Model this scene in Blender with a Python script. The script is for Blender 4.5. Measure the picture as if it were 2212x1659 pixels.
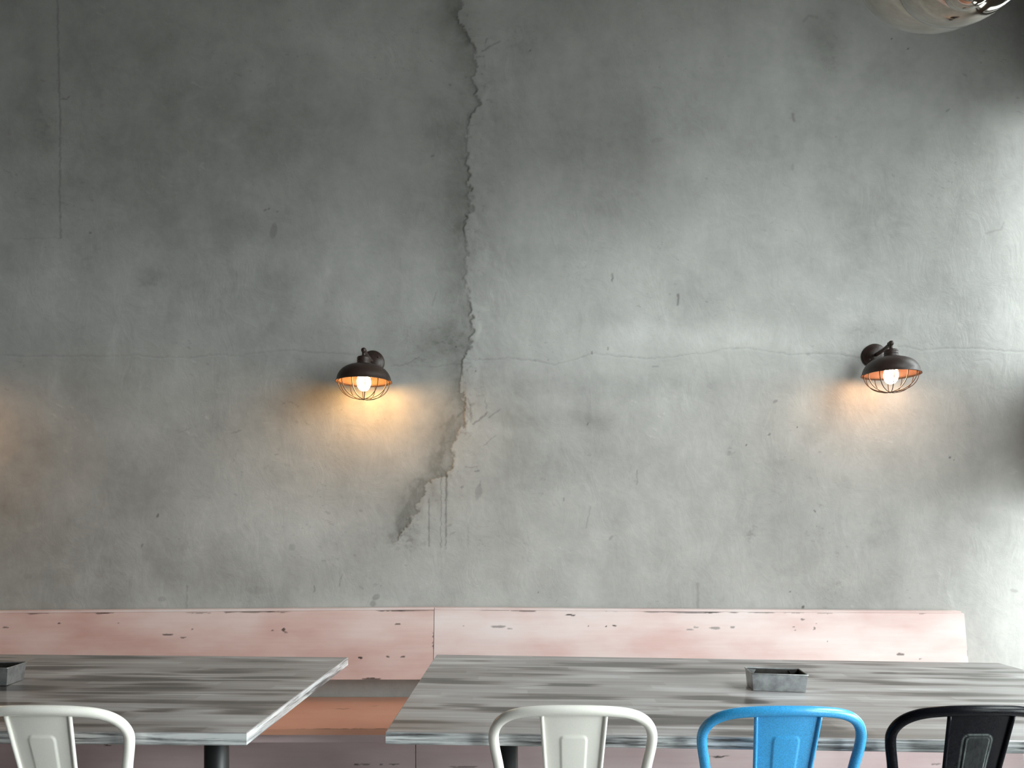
import bpy, bmesh, math, random
import numpy as np
from mathutils import Vector, Matrix

random.seed(7)
for o in list(bpy.data.objects):
    bpy.data.objects.remove(o)
SC = bpy.context.scene
COL = SC.collection

# ------------------------------------------------------------------ camera
F = 1680.0                       # focal length in pixels of the 2212 x 1659 frame
U0, V0 = 1121.0, 1145.0          # where the wall normal vanishes
CAMZ = 1.195
cam_d = bpy.data.cameras.new('camera')
cam = bpy.data.objects.new('camera', cam_d)
COL.objects.link(cam)
cam.location = (0, 0, CAMZ)
cam.rotation_euler = (math.pi / 2, 0, 0)
cam_d.sensor_fit = 'HORIZONTAL'
cam_d.sensor_width = 36.0
cam_d.lens = F / 2212 * 36.0
cam_d.shift_x = -(U0 - 1106.0) / 2212
cam_d.shift_y = (V0 - 829.5) / 2212
cam_d.clip_start = 0.05
SC.camera = cam

# ------------------------------------------------------------------ sky and exposure
SKY_STRENGTH = 9.0
world = bpy.data.worlds.new('overcast_sky')
SC.world = world
world.use_nodes = True
bg = world.node_tree.nodes['Background']
bg.inputs['Color'].default_value = (0.94, 0.985, 1.0, 1)
bg.inputs['Strength'].default_value = SKY_STRENGTH
SC.view_settings.view_transform = 'Standard'
SC.view_settings.look = 'None'
SC.view_settings.gamma = 1
SC.view_settings.use_curve_mapping = False
SC.view_settings.exposure = 1.29

# room
YW = 3.477          # plaster wall
XR, XL = 2.40, -5.2
YF = -3.4
ZC = 4.3
# window openings: (wall, a0, a1, z0, z1)   a = Y on the right wall, X on the front wall
WINDOWS = [
    ('R', 2.95, 3.42, 0.25, 1.40), ('R', 3.12, 3.41, 1.92, 3.12),
    ('R', 0.25, 2.00, 0.25, 1.40), ('R', 0.25, 2.00, 1.92, 3.42),
    ('R', -1.50, -0.10, 0.40, 1.40), ('R', -1.50, -0.10, 1.92, 2.85),
]
def portal(wall, a0, a1, z0, z1):
    ld = bpy.data.lights.new('window_portal', 'AREA')
    ld.shape = 'RECTANGLE'
    ld.size, ld.size_y = a1 - a0, z1 - z0
    ld.cycles.is_portal = True
    o = bpy.data.objects.new('window_portal', ld)
    COL.objects.link(o)
    c, z = (a0 + a1) / 2, (z0 + z1) / 2
    if wall == 'R':
        o.location = (XR + 0.16, c, z)
        d = Vector((-1, 0, 0))
    else:
        o.location = (c, YF - 0.16, z)
        d = Vector((0, 1, 0))
    o.rotation_euler = d.to_track_quat('-Z', 'Y').to_euler()
for w in WINDOWS:
    portal(*w)

# ------------------------------------------------------------------ helpers
def px(u, v, Y):
    return Vector(((u - U0) / F * Y, Y, CAMZ - (v - V0) / F * Y))

def link(name, mesh, mat=None, parent=None, smooth=False):
    o = bpy.data.objects.new(name, mesh)
    COL.objects.link(o)
    if mat is not None:
        mesh.materials.append(mat)
    if parent is not None:
        o.parent = parent
    if smooth:
        mesh.polygons.foreach_set('use_smooth', np.ones(len(mesh.polygons), dtype=bool))
    return o

def tag(o, label=None, cat=None, group=None, kind=None):
    if label: o['label'] = label
    if cat: o['category'] = cat
    if group: o['group'] = group
    if kind: o['kind'] = kind
    return o

def empty(name, loc, label, cat, group=None, rz=0.0):
    o = bpy.data.objects.new(name, None)
    COL.objects.link(o)
    o.location = loc
    o.rotation_euler = (0, 0, rz)
    o.empty_display_size = 0.05
    return tag(o, label, cat, group)

class MB:
    """collects verts and faces for one mesh"""
    def __init__(s):
        s.v, s.f, s.sm = [], [], []
    def add(s, vs, fs, smooth=False):
        b = len(s.v)
        s.v += [tuple(p) for p in vs]
        s.f += [tuple(b + i for i in f) for f in fs]
        s.sm += [smooth] * len(fs)
    def box(s, x0, x1, y0, y1, z0, z1):
        s.add([(x0, y0, z0), (x1, y0, z0), (x1, y1, z0), (x0, y1, z0),
               (x0, y0, z1), (x1, y0, z1), (x1, y1, z1), (x0, y1, z1)],
              [(0, 3, 2, 1), (4, 5, 6, 7), (0, 1, 5, 4), (1, 2, 6, 5), (2, 3, 7, 6), (3, 0, 4, 7)])
    def frustum(s, lo, hi):
        """two 4-point loops"""
        s.add(list(lo) + list(hi), [(3, 2, 1, 0), (4, 5, 6, 7), (0, 1, 5, 4), (1, 2, 6, 5), (2, 3, 7, 6), (3, 0, 4, 7)])
    def tube(s, pts, r, n=10, caps=True, closed=False):
        pts = [Vector(p) for p in pts]
        rs = r if isinstance(r, (list, tuple)) else [r] * len(pts)
        N = len(pts)
        T = []
        for i in range(N):
            a = pts[(i - 1) % N] if (closed or i > 0) else pts[i]
            b = pts[(i + 1) % N] if (closed or i < N - 1) else pts[i]
            T.append((b - a).normalized())
        ref = Vector((0, 0, 1)) if abs(T[0].z) < 0.9 else Vector((1, 0, 0))
        nrm = (ref - T[0] * ref.dot(T[0])).normalized()
        vs, fs = [], []
        for i in range(N):
            nrm = (nrm - T[i] * nrm.dot(T[i])).normalized()
            bn = T[i].cross(nrm)
            for k in range(n):
                a = 2 * math.pi * k / n
                vs.append(pts[i] + (nrm * math.cos(a) + bn * math.sin(a)) * rs[i])
        M = N if closed else N - 1
        for i in range(M):
            for k in range(n):
                j = (i + 1) % N
                fs.append((i * n + k, i * n + (k + 1) % n, j * n + (k + 1) % n, j * n + k))
        s.add(vs, fs, True)
        if caps and not closed:
            s.add([vs[k] for k in range(n)], [tuple(range(n - 1, -1, -1))])
            s.add([vs[(N - 1) * n + k] for k in range(n)], [tuple(range(n))])
    def lathe(s, prof, n=32, axis='z', c=(0, 0, 0), smooth=True):
        vs, fs = [], []
        for (r, h) in prof:
            for k in range(n):
                a = 2 * math.pi * k / n
                if axis == 'z':
                    vs.append((c[0] + r * math.cos(a), c[1] + r * math.sin(a), c[2] + h))
                else:
                    vs.append((c[0] + r * math.cos(a), c[1] + h, c[2] - r * math.sin(a)))
        for i in range(len(prof) - 1):
            for k in range(n):
                fs.append((i * n + k, i * n + (k + 1) % n, (i + 1) * n + (k + 1) % n, (i + 1) * n + k))
        s.add(vs, fs, smooth)
    def build(s, name, mat, parent=None, bevel=0.0, seg=2, auto=None):
        me = bpy.data.meshes.new(name)
        me.from_pydata(s.v, [], s.f)
        me.polygons.foreach_set('use_smooth', np.array(s.sm, dtype=bool))
        bm = bmesh.new(); bm.from_mesh(me)
        bmesh.ops.remove_doubles(bm, verts=bm.verts, dist=1e-5)
        bmesh.ops.recalc_face_normals(bm, faces=bm.faces)
        bm.to_mesh(me); bm.free()
        me.update()
        o = link(name, me, mat, parent)
        if bevel > 0:
            m = o.modifiers.new('bevel', 'BEVEL')
            m.width = bevel; m.segments = seg; m.limit_method = 'ANGLE'; m.angle_limit = math.radians(40)
        return o

def catmull(pts, sub=6):
    P = [Vector(p) for p in pts]
    P = [P[0] * 2 - P[1]] + P + [P[-1] * 2 - P[-2]]
    out = []
    for i in range(1, len(P) - 2):
        for k in range(sub):
            t = k / sub
            a, b, c, d = P[i - 1], P[i], P[i + 1], P[i + 2]
            out.append(0.5 * ((2 * b) + (c - a) * t + (2 * a - 5 * b + 4 * c - d) * t * t + (3 * b - a - 3 * c + d) * t ** 3))
    out.append(P[-2])
    return out

# numpy noise -------------------------------------------------------
_TAB = {}
def vnoise(x, y, seed):
    tab = _TAB.get(seed)
    if tab is None:
        tab = _TAB[seed] = np.random.RandomState(seed).rand(65536).astype(np.float32)
    x = np.asarray(x, dtype=np.float32); y = np.asarray(y, dtype=np.float32)
    xf = np.floor(x); yf = np.floor(y)
    fx = x - xf; fy = y - yf
    xi = xf.astype(np.int32) & 255; yi = yf.astype(np.int32) & 255
    x1 = (xi + 1) & 255; y0 = yi << 8; y1 = ((yi + 1) & 255) << 8
    fx = fx * fx * (3 - 2 * fx); fy = fy * fy * (3 - 2 * fy)
    a = tab[y0 + xi]; c = tab[y1 + xi]
    a += (tab[y0 + x1] - a) * fx
    c += (tab[y1 + x1] - c) * fx
    a += (c - a) * fy
    return a
def fbm(x, y, seed, oct=5, gain=0.5):
    s = 0; amp = 1.0; tot = 0
    for k in range(oct):
        ca, sa = math.cos(0.6 * k), math.sin(0.6 * k)
        s = s + amp * vnoise((x * ca - y * sa) * 2.0 ** k + 17.3 * k, (x * sa + y * ca) * 2.0 ** k + 9.1 * k, seed + k)
        tot += amp; amp *= gain
    return s / tot - 0.5
def sstep(a, b, x):
    t = np.clip((x - a) / (b - a), 0, 1)
    return t * t * (3 - 2 * t)
def seg_dist(U, V, pts):
    """distance in px to a polyline"""
    best = np.full(U.shape, 1e3, dtype=np.float32)
    pu = [p[0] for p in pts]; pv = [p[1] for p in pts]
    m = (U > min(pu) - 14) & (U < max(pu) + 14) & (V > min(pv) - 14) & (V < max(pv) + 14)
    full = best; U = U[m]; V = V[m]; best = full[m]
    for (x0, y0), (x1, y1) in zip(pts[:-1], pts[1:]):
        dx, dy = x1 - x0, y1 - y0
        L = dx * dx + dy * dy + 1e-9
        t = np.clip(((U - x0) * dx + (V - y0) * dy) / L, 0, 1)
        d = np.hypot(U - x0 - t * dx, V - y0 - t * dy)
        best = np.minimum(best, d)
    full[m] = best
    return full

# materials -----------------------------------------------------------
class NT:
    def __init__(s, name):
        s.m = bpy.data.materials.new(name)
        s.m.use_nodes = True
        s.t = s.m.node_tree
        s.b = s.t.nodes['Principled BSDF']
        s.tc = None
    def n(s, typ, **kw):
        nd = s.t.nodes.new(typ)
        for k, v in kw.items():
            setattr(nd, k, v)
        return nd
    def l(s, a, b):
        s.t.links.new(a, b)
    def set(s, **kw):
        for k, v in kw.items():
            s.b.inputs[k.replace('_', ' ')].default_value = v
    def coord(s, which='Object', scale=(1, 1, 1), loc=(0, 0, 0)):
        if s.tc is None:
            s.tc = s.n('ShaderNodeTexCoord')
        mp = s.n('ShaderNodeMapping')
        mp.inputs['Scale'].default_value = scale
        mp.inputs['Location'].default_value = loc
        s.l(s.tc.outputs[which], mp.inputs['Vector'])
        return mp.outputs['Vector']
    def noise(s, vec, scale=5, detail=4, rough=0.55, dist=0.0):
        nd = s.n('ShaderNodeTexNoise')
        nd.inputs['Scale'].default_value = scale
        nd.inputs['Detail'].default_value = detail
        nd.inputs['Roughness'].default_value = rough
        nd.inputs['Distortion'].default_value = dist
        s.l(vec, nd.inputs['Vector'])
        return nd.outputs['Fac']
    def ramp(s, fac, stops):
        nd = s.n('ShaderNodeValToRGB')
        el = nd.color_ramp.elements
        while len(el) < len(stops):
            el.new(0.5)
        for e, (p, c) in zip(el, stops):
            e.position = p
            e.color = (c, c, c, 1) if isinstance(c, (int, float)) else (*c, 1)
        s.l(fac, nd.inputs['Fac'])
        return nd.outputs['Color']
    def mix(s, fac, a, b, mode='MIX'):
        nd = s.n('ShaderNodeMix', data_type='RGBA', blend_type=mode)
        for sock, val in ((nd.inputs[0], fac), (nd.inputs[6], a), (nd.inputs[7], b)):
            if hasattr(val, 'is_linked'):
                s.l(val, sock)
            else:
                sock.default_value = val if isinstance(val, (int, float)) else (*val, 1)
        return nd.outputs[2]
    def math(s, op, a, b=0.0):
        nd = s.n('ShaderNodeMath', operation=op)
        for sock, val in ((nd.inputs[0], a), (nd.inputs[1], b)):
            if hasattr(val, 'is_linked'):
                s.l(val, sock)
            else:
                sock.default_value = val
        return nd.outputs[0]
    def attr(s, name):
        nd = s.n('ShaderNodeAttribute', attribute_name=name)
        return nd.outputs['Fac']
    def bump(s, h, strength=0.2, dist=0.01):
        nd = s.n('ShaderNodeBump')
        nd.inputs['Strength'].default_value = strength
        nd.inputs['Distance'].default_value = dist
        s.l(h, nd.inputs['Height'])
        s.l(nd.outputs['Normal'], s.b.inputs['Normal'])
    def color(s, c):
        s.l(c, s.b.inputs['Base Color'])

def simple(name, col, rough=0.5, metal=0.0, var=0.12, nscale=8, bump=0.0, **kw):
    t = NT(name)
    v = t.coord()
    nz = t.noise(v, nscale, 5)
    lo = tuple(c * (1 - var) for c in col); hi = tuple(min(1, c * (1 + var)) for c in col)
    t.color(t.ramp(nz, [(0.3, lo), (0.7, hi)]))
    t.set(Roughness=rough, Metallic=metal)
    if bump:
        t.bump(t.noise(v, nscale * 12, 3), bump, 0.002)
    t.set(**kw)
    return t.m

# plaster
def plaster_mat():
    t = NT('grey_plaster')
    v = t.coord()
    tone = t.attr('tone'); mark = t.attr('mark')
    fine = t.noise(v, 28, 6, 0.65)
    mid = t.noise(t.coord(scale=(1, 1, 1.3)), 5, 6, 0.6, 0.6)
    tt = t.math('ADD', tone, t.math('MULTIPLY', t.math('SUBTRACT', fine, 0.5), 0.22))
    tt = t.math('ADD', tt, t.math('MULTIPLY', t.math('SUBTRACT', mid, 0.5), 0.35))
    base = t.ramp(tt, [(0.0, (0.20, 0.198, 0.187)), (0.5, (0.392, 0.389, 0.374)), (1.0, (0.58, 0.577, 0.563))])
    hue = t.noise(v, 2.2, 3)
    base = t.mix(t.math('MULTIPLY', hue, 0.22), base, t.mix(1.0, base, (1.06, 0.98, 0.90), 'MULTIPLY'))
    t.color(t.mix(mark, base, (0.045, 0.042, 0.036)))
    t.set(Roughness=0.62)
    t.b.inputs['Specular IOR Level'].default_value = 0.35
    vs = t.coord(scale=(1, 1, 0.7))
    h = t.math('ADD', t.math('MULTIPLY', t.noise(vs, 9, 6, 0.6, 0.8), 1.0), t.math('MULTIPLY', t.noise(v, 70, 4, 0.6), 0.12))
    t.bump(h, 0.20, 0.018)
    return t.m
M_PLASTER = plaster_mat()
M_PLAIN = simple('painted_plaster', (0.16, 0.16, 0.155), 0.8, var=0.1, nscale=2)
M_CEIL = simple('dark_ceiling_paint', (0.10, 0.10, 0.10), 0.85, var=0.1, nscale=2)
M_FLOOR = simple('concrete_floor', (0.24, 0.23, 0.225), 0.45, var=0.25, nscale=3, bump=0.05)
M_STREET = simple('street_paving', (0.28, 0.28, 0.27), 0.9, var=0.15, nscale=1)
M_FRAME = simple('window_frame_metal', (0.03, 0.03, 0.032), 0.5, var=0.1)
M_BLACK = simple('black_powder_coat', (0.012, 0.012, 0.013), 0.42, var=0.2, nscale=30)

def glass_mat():
    t = NT('window_glass')
    tr = t.n('ShaderNodeBsdfTransparent'); tr.inputs['Color'].default_value = (0.96, 0.98, 0.97, 1)
    gl = t.n('ShaderNodeBsdfGlossy'); gl.inputs['Roughness'].default_value = 0.02
    mx = t.n('ShaderNodeMixShader'); mx.inputs[0].default_value = 0.05
    t.l(tr.outputs[0], mx.inputs[1]); t.l(gl.outputs[0], mx.inputs[2])
    t.l(mx.outputs[0], t.t.nodes['Material Output'].inputs['Surface'])
    return t.m
M_GLASS = glass_mat()

def pink_mat(name, c0, c1, c2):
    t = NT(name)
    v = t.coord()
    a = t.noise(t.coord(scale=(0.8, 1, 2.2)), 3.0, 4, 0.5)
    b = t.noise(t.coord(scale=(1.0, 6, 26)), 2.5, 5, 0.6)
    col = t.ramp(a, [(0.32, c0), (0.5, c1), (0.68, c2)])
    col = t.mix(t.math('MULTIPLY', t.ramp(b, [(0.4, 0.0), (0.75, 1.0)]), 0.35), col, t.mix(1.0, col, (0.86, 0.80, 0.80), 'MULTIPLY'))
    col = t.mix(t.attr('grey'), col, (0.24, 0.215, 0.205))
    t.color(t.mix(t.attr('mark'), col, (0.035, 0.026, 0.022)))
    t.set(Roughness=0.5)
    t.bump(b, 0.12, 0.004)
    return t.m
M_PINK = pink_mat('distressed_pink_paint', (0.65, 0.46, 0.43), (0.72, 0.58, 0.56), (0.76, 0.665, 0.65))
M_ROSE_WARMLIT = pink_mat('distressed_rose_warmlit_paint', (0.57, 0.35, 0.31), (0.655, 0.465, 0.425), (0.715, 0.565, 0.53))  # rosier left board, with warm lamplight mixed into its colours
M_SEAT = pink_mat('worn_salmon_paint', (0.66, 0.315, 0.205), (0.69, 0.345, 0.235), (0.70, 0.39, 0.28))
M_FRONT = pink_mat('distressed_mauve_paint', (0.54, 0.40, 0.40), (0.61, 0.48, 0.48), (0.66, 0.54, 0.53))

def table_mat():
    t = NT('brushed_grey_wash_wood')
    v = t.coord()
    s2 = t.noise(t.coord(scale=(1.0, 24, 24), loc=(0.7, 2, 0)), 2.6, 6, 0.65, 0.2)
    s3 = t.noise(t.coord(scale=(1.0, 16, 16), loc=(9.0, 5, 0)), 2.2, 3, 0.5)
    val = t.math('ADD', t.attr('stroke'), t.math('MULTIPLY', t.math('SUBTRACT', s2, 0.5), 0.55))
    col = t.ramp(val, [(0.0, (0.022, 0.016, 0.014)), (0.22, (0.075, 0.058, 0.053)), (0.45, (0.19, 0.165, 0.158)), (0.65, (0.31, 0.290, 0.288)), (0.85, (0.46, 0.450, 0.455)), (1.0, (0.58, 0.575, 0.585))])
    # edge faces: whiter wash over dark wood
    e1 = t.noise(t.coord(scale=(1.0, 1.2, 30), loc=(1.3, 0.4, 0)), 2.6, 5, 0.65, 0.4)
    e2 = t.noise(t.coord(scale=(6.0, 6, 130)), 2.0, 5, 0.7)
    ev = t.math('ADD', t.math('MULTIPLY', e1, 0.75), t.math('MULTIPLY', e2, 0.3))
    ecol = t.ramp(ev, [(0.43, (0.06, 0.058, 0.06)), (0.505, (0.30, 0.31, 0.315)), (0.60, (0.64, 0.65, 0.655))])
    sp = t.n('ShaderNodeSeparateXYZ'); t.l(t.tc.outputs['Normal'], sp.inputs[0])
    isedge = t.math('LESS_THAN', sp.outputs['Z'], 0.6)
    t.color(t.mix(isedge, col, ecol))
    t.l(t.math('ADD', t.math('MULTIPLY', s3, 0.22), 0.28), t.b.inputs['Roughness'])
    t.b.inputs['Coat Weight'].default_value = 0.6; t.b.inputs['Coat Roughness'].default_value = 0.13; t.b.inputs['Coat IOR'].default_value = 1.6
    t.bump(s2, 0.06, 0.003)
    return t.m
M_TABLE = table_mat()

def paint_metal(name, col, wear, rough=0.28, speck=0.05, edgewear=0.0, coat=0.25, spec=0.5):
    t = NT(name)
    v = t.coord()
    nz = t.noise(v, 420, 2)
    lo = tuple(c * (1 - speck) for c in col); hi = tuple(min(1, c * (1 + speck)) for c in col)
    base = t.ramp(nz, [(0.35, lo), (0.65, hi)])
    w = t.ramp(t.noise(t.coord(scale=(1, 1, 1)), 60, 5, 0.7), [(0.77, 0.0), (0.785, 1.0)])
    base = t.mix(w, base, wear)
    if edgewear:
        scr = t.noise(t.coord(scale=(9, 9, 1)), 22, 5, 0.7)
        e = t.math('MULTIPLY', t.attr('wear'), t.math('MULTIPLY', t.ramp(scr, [(0.30, 0.25), (0.6, 1.0)]), edgewear))
        base = t.mix(e, base, wear)
    t.color(base)
    t.set(Roughness=rough)
    t.b.inputs['Specular IOR Level'].default_value = spec
    t.b.inputs['Coat Weight'].default_value = coat
    t.b.inputs['Coat Roughness'].default_value = 0.12
    return t.m
M_CREAM = paint_metal('cream_enamel', (0.83, 0.805, 0.745), (0.60, 0.54, 0.46), speck=0.02)
M_BLUE = paint_metal('blue_enamel', (0.040, 0.335, 0.69), (0.45, 0.55, 0.6), 0.3, 0.16)
M_CBLACK = paint_metal('black_enamel', (0.004, 0.004, 0.006), (0.30, 0.34, 0.33), 0.26, 0.2, 0.8, 0.0, 0.12)
M_RUBBER = simple('rubber_foot', (0.02, 0.02, 0.02), 0.8)

M_TIN = simple('dull_tinplate', (0.36, 0.37, 0.375), 0.42, 0.9, var=0.30, nscale=40, bump=0.1)
M_TINDARK = simple('dark_tin', (0.05, 0.045, 0.042), 0.45, 0.7, var=0.4, nscale=50)
M_BRONZE = simple('oil_rubbed_bronze', (0.032, 0.018, 0.0135), 0.46, 0.0, var=0.3, nscale=60, bump=0.12)
M_SHADEIN = simple('shade_inner_copper', (0.085, 0.036, 0.020), 0.55, 0.2, var=0.2, nscale=30)
M_WIRE = simple('cage_wire_bronze', (0.045, 0.028, 0.020), 0.45, 0.4, var=0.2, nscale=30)
M_CHROME = simple('polished_steel', (0.36, 0.32, 0.28), 0.08, 1.0, var=0.05, nscale=4)
def bulb_mat(name, col, st):
    t = NT(name)
    t.set(Base_Color=(0.9, 0.85, 0.75, 1), Emission_Color=(*col, 1), Emission_Strength=st)
    return t.m
BULB_L = bulb_mat('glowing_amber_bulb', (1.0, 0.56, 0.19), 52.0)
BULB_O = bulb_mat('glowing_orange_bulb', (1.0, 0.54, 0.22), 150.0)
BULB_R = bulb_mat('glowing_soft_bulb', (1.0, 0.62, 0.36), 32.0)

# ------------------------------------------------------------------ plaster wall (grid with trowelled relief)
def build_wall():
    res = 2.05 / F * YW                       # about two photo pixels
    xd = np.arange(-2.40, 2.36, res); zd = np.arange(0.80, 3.58, res)
    xs = np.concatenate([np.linspace(XL, -2.44, 12), xd, np.array([2.40, XR])])
    zs = np.concatenate([np.linspace(0, 0.78, 10), zd, np.array([3.62, 3.9, ZC])])
    X, Z = np.meshgrid(xs.astype(np.float32), zs.astype(np.float32))
    U = (X / YW * F + U0).astype(np.float32); V = ((CAMZ - Z) / YW * F + V0).astype(np.float32)
    # domain warp so that drawn marks get ragged edges
    wu = U + fbm(U / 22, V / 22, 11, 5, 0.6) * 26; wv = V + fbm(U / 22, V / 22, 31, 5, 0.6) * 26
    su = U + fbm(U / 60, V / 60, 41, 4) * 9; sv = V + fbm(U / 40, V / 40, 51, 4) * 9
    tone = 0.5 + fbm(U / 420, V / 330, 61, 5) * 0.36 + fbm(U / 60, V / 110, 71, 5, 0.6) * 0.26 + fbm(su / 150, sv / 120, 75, 5, 0.55) * 0.26
    mark = np.zeros_like(U); H = np.zeros_like(U)
    # broad cloudy patches (u, v, ru, rv, amount)
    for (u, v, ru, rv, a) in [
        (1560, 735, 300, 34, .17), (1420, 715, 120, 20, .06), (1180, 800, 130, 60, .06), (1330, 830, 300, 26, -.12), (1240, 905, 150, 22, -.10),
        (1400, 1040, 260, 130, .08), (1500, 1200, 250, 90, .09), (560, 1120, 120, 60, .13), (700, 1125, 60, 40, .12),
        (300, 1150, 200, 170, -.09), (60, 1120, 140, 220, -.08), (520, 1255, 170, 60, -.12), (180, 130, 200, 200, -.07), (230, 1290, 120, 60, -.08),  # lower-left entries: patchy plaster, plus weaker light darkened into the tone
        (960, 735, 70, 42, -.20), (935, 900, 50, 60, .05), (890, 1130, 40, 60, -.12), (930, 1010, 30, 70, -.16),
        (970, 920, 28, 70, -.14), (1790, 90, 55, 80, -.16), (1755, 45, 45, 30, -.07), (1770, 250, 70, 80, -.07),
        (1900, 160, 60, 60, -.06), (1870, 720, 70, 20, -.12), (1470, 920, 180, 60, .05), (430, 640, 170, 90, -.05),
        (330, 600, 30, 24, -.10), (90, 270, 40, 70, -.12), (700, 560, 200, 80, .05), (1250, 480, 160, 90, .05),
        (1650, 870, 60, 40, -.06), (1890, 1160, 60, 40, -.05), (1120, 90, 70, 40, -.05), (620, 930, 26, 50, -.06),
        (980, 640, 30, 180, -.09), (985, 420, 28, 130, -.08), (985, 60, 40, 90, -.16), (960, 200, 70, 120, -.05),
        (1840, 1000, 120, 60, .04), (1330, 300, 150, 70, -.03), (520, 330, 200, 120, -.03)]:
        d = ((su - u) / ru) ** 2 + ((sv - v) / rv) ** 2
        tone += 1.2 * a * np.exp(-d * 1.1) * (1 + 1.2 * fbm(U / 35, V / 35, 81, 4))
    # plaster lap: proud on the right, dirty hollow on the left
    edge = [(1003, -40), (998, 0), (997, 49), (1009, 73), (1016, 100), (1035, 146), (1024, 168), (1034, 187), (1029, 202), (1038, 225),
            (1020, 260), (1012, 298), (1009, 331), (1005, 358), (1015, 380), (1009, 396), (1023, 407), (1005, 423), (1019, 455),
            (1003, 485), (1010, 540), (1005, 600), (1013, 650), (1021, 700), (1010, 745), (1001, 785), (988, 820), (1002, 862),
            (1006, 885), (1000, 918), (982, 961), (972, 1012), (960, 1030), (931, 1036), (910, 1077), (888, 1131), (855, 1175)]
    ev = np.array([e[1] for e in edge], dtype=np.float32); eu = np.array([e[0] for e in edge], dtype=np.float32)
    jag = fbm(U / 34, V / 34, 93, 3) * 22 + fbm(U / 14, V / 14, 91, 4, 0.7) * 26 + fbm(U / 5, V / 5, 95, 2) * 9
    along = sstep(-0.13, 0.10, fbm(U / 50, V / 60, 97, 3))                # the lap comes and goes along its length
    side = U - np.interp(V, ev, eu) + jag                          # >0: right of the lap
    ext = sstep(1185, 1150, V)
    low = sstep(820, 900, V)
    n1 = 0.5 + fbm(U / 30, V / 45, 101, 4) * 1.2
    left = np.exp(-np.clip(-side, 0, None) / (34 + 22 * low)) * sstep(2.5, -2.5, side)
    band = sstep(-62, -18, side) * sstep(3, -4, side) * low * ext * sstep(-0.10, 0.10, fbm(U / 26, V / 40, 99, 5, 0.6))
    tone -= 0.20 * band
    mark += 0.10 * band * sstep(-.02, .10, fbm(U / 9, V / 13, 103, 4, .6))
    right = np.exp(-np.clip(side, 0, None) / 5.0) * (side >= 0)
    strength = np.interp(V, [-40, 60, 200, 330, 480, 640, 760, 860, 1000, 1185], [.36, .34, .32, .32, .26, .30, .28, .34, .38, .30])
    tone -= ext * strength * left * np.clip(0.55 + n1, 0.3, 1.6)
    thin = np.exp(-(side / 2.2) ** 2)
    brk = sstep(-0.02, 0.12, fbm(U / 20, V / 26, 111, 3))
    mark += ext * thin * (0.01 + 0.26 * brk) * (0.25 + 0.75 * along) * np.interp(V, [0, 430, 700, 860, 1185], [.8, .55, .5, .8, .9])
    H += ext * (0.0006 + 0.0030 * along) * sstep(-4.0, 3.0, side) * np.exp(-np.clip(side, 0, None) / 90)
    H -= ext * 0.0015 * left
    # flaky crumbs beside the lap
    cr = sstep(0.16, 0.24, fbm(U / 9, V / 9, 121, 4, 0.6)) * np.exp(-((side - 8) / 30) ** 2) * ext
    mark += cr * 0.20
    # rough patch beside the left lamp and flecks round the lamps
    for (u, v, ru, rv, a) in [(945, 735, 75, 40, .40), (900, 780, 60, 18, .30), (985, 700, 25, 60, .30), (1890, 715, 60, 18, .32), (1830, 775, 40, 14, .2),
                              (1795, 110, 28, 60, .24), (1120, 75, 55, 22, .24), (1090, 95, 60, 40, .15), (590, 1005, 40, 16, .26), (880, 1165, 45, 26, .45),
                              (240, 1255, 40, 40, .18), (325, 605, 30, 18, .25), (1890, 1140, 50, 40, .16), (1020, 970, 40, 60, .16), (1715, 250, 14, 20, .3),
                              (95, 265, 34, 30, .28), (1625, 1150, 24, 20, .4), (1250, 590, 50, 40, .18), (180, 560, 60, 40, .12), (1040, 860, 22, 50, .2)]:
        g = np.exp(-((U - u) / ru) ** 2 - ((V - v) / rv) ** 2)
        mark += a * g * sstep(-0.02, 0.26, fbm((U + V * .5) / 14, (V - U * .3) / 9, int(u) % 97 + 200, 5, 0.7)) * 0.8
    # scattered fine scuffs everywhere
    sc = sstep(0.235, 0.30, fbm((U + V * .45) / 17, (V - U * .45) / 7, 301, 4, 0.6)) * sstep(0.02, 0.22, fbm(U / 130, V / 130, 311, 3))
    mark += sc * 0.22
    lt = sstep(0.22, 0.34, fbm((U + V * .6) / 26, (V - U * .6) / 9, 331, 4, 0.6)) * sstep(0.0, 0.25, fbm(U / 150, V / 150, 341, 3))
    tone += lt * 0.16; H += lt * 0.0006
    # hairline crack
    hl = [(-60, 764), (0, 765), (70, 771), (130, 769), (220, 770), (300, 767), (330, 772), (410, 772), (470, 767), (520, 769), (555, 762),
          (620, 757), (690, 762), (740, 764), (800, 768)]
    hr = [(845, 791), (872, 789), (893, 777), (905, 771)]
    hr0 = [(880, 789), (930, 793), (975, 787), (1015, 786)]
    hr2 = [(1010, 777), (1060, 777), (1110, 774), (1160, 779), (1197, 788), (1240, 778), (1278, 763), (1320, 768), (1380, 773), (1440, 774),
           (1480, 766), (1525, 763), (1570, 753), (1620, 752), (1660, 759), (1710, 766), (1765, 763), (1822, 767), (1855, 772)]
    hr3 = [(1938, 748), (1965, 750), (1990, 757), (2050, 752), (2110, 753), (2160, 758), (2230, 760)]
    cu = U + fbm(U / 7, V / 7, 401, 3) * 5; cv = V + fbm(U / 9, V / 9, 411, 4, .6) * 7
    for pl, a in ((hl, .15), (hr, .28), (hr0, .18), (hr2, .22), (hr3, .13)):
        d = seg_dist(cu, cv, pl)
        mark += a * np.exp(-(d / 1.3) ** 2) * (0.55 + 0.45 * sstep(-.2, .1, fbm(U / 40, V / 40, 421, 2)))
        H -= 0.0012 * np.exp(-(d / 1.6) ** 2)
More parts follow.
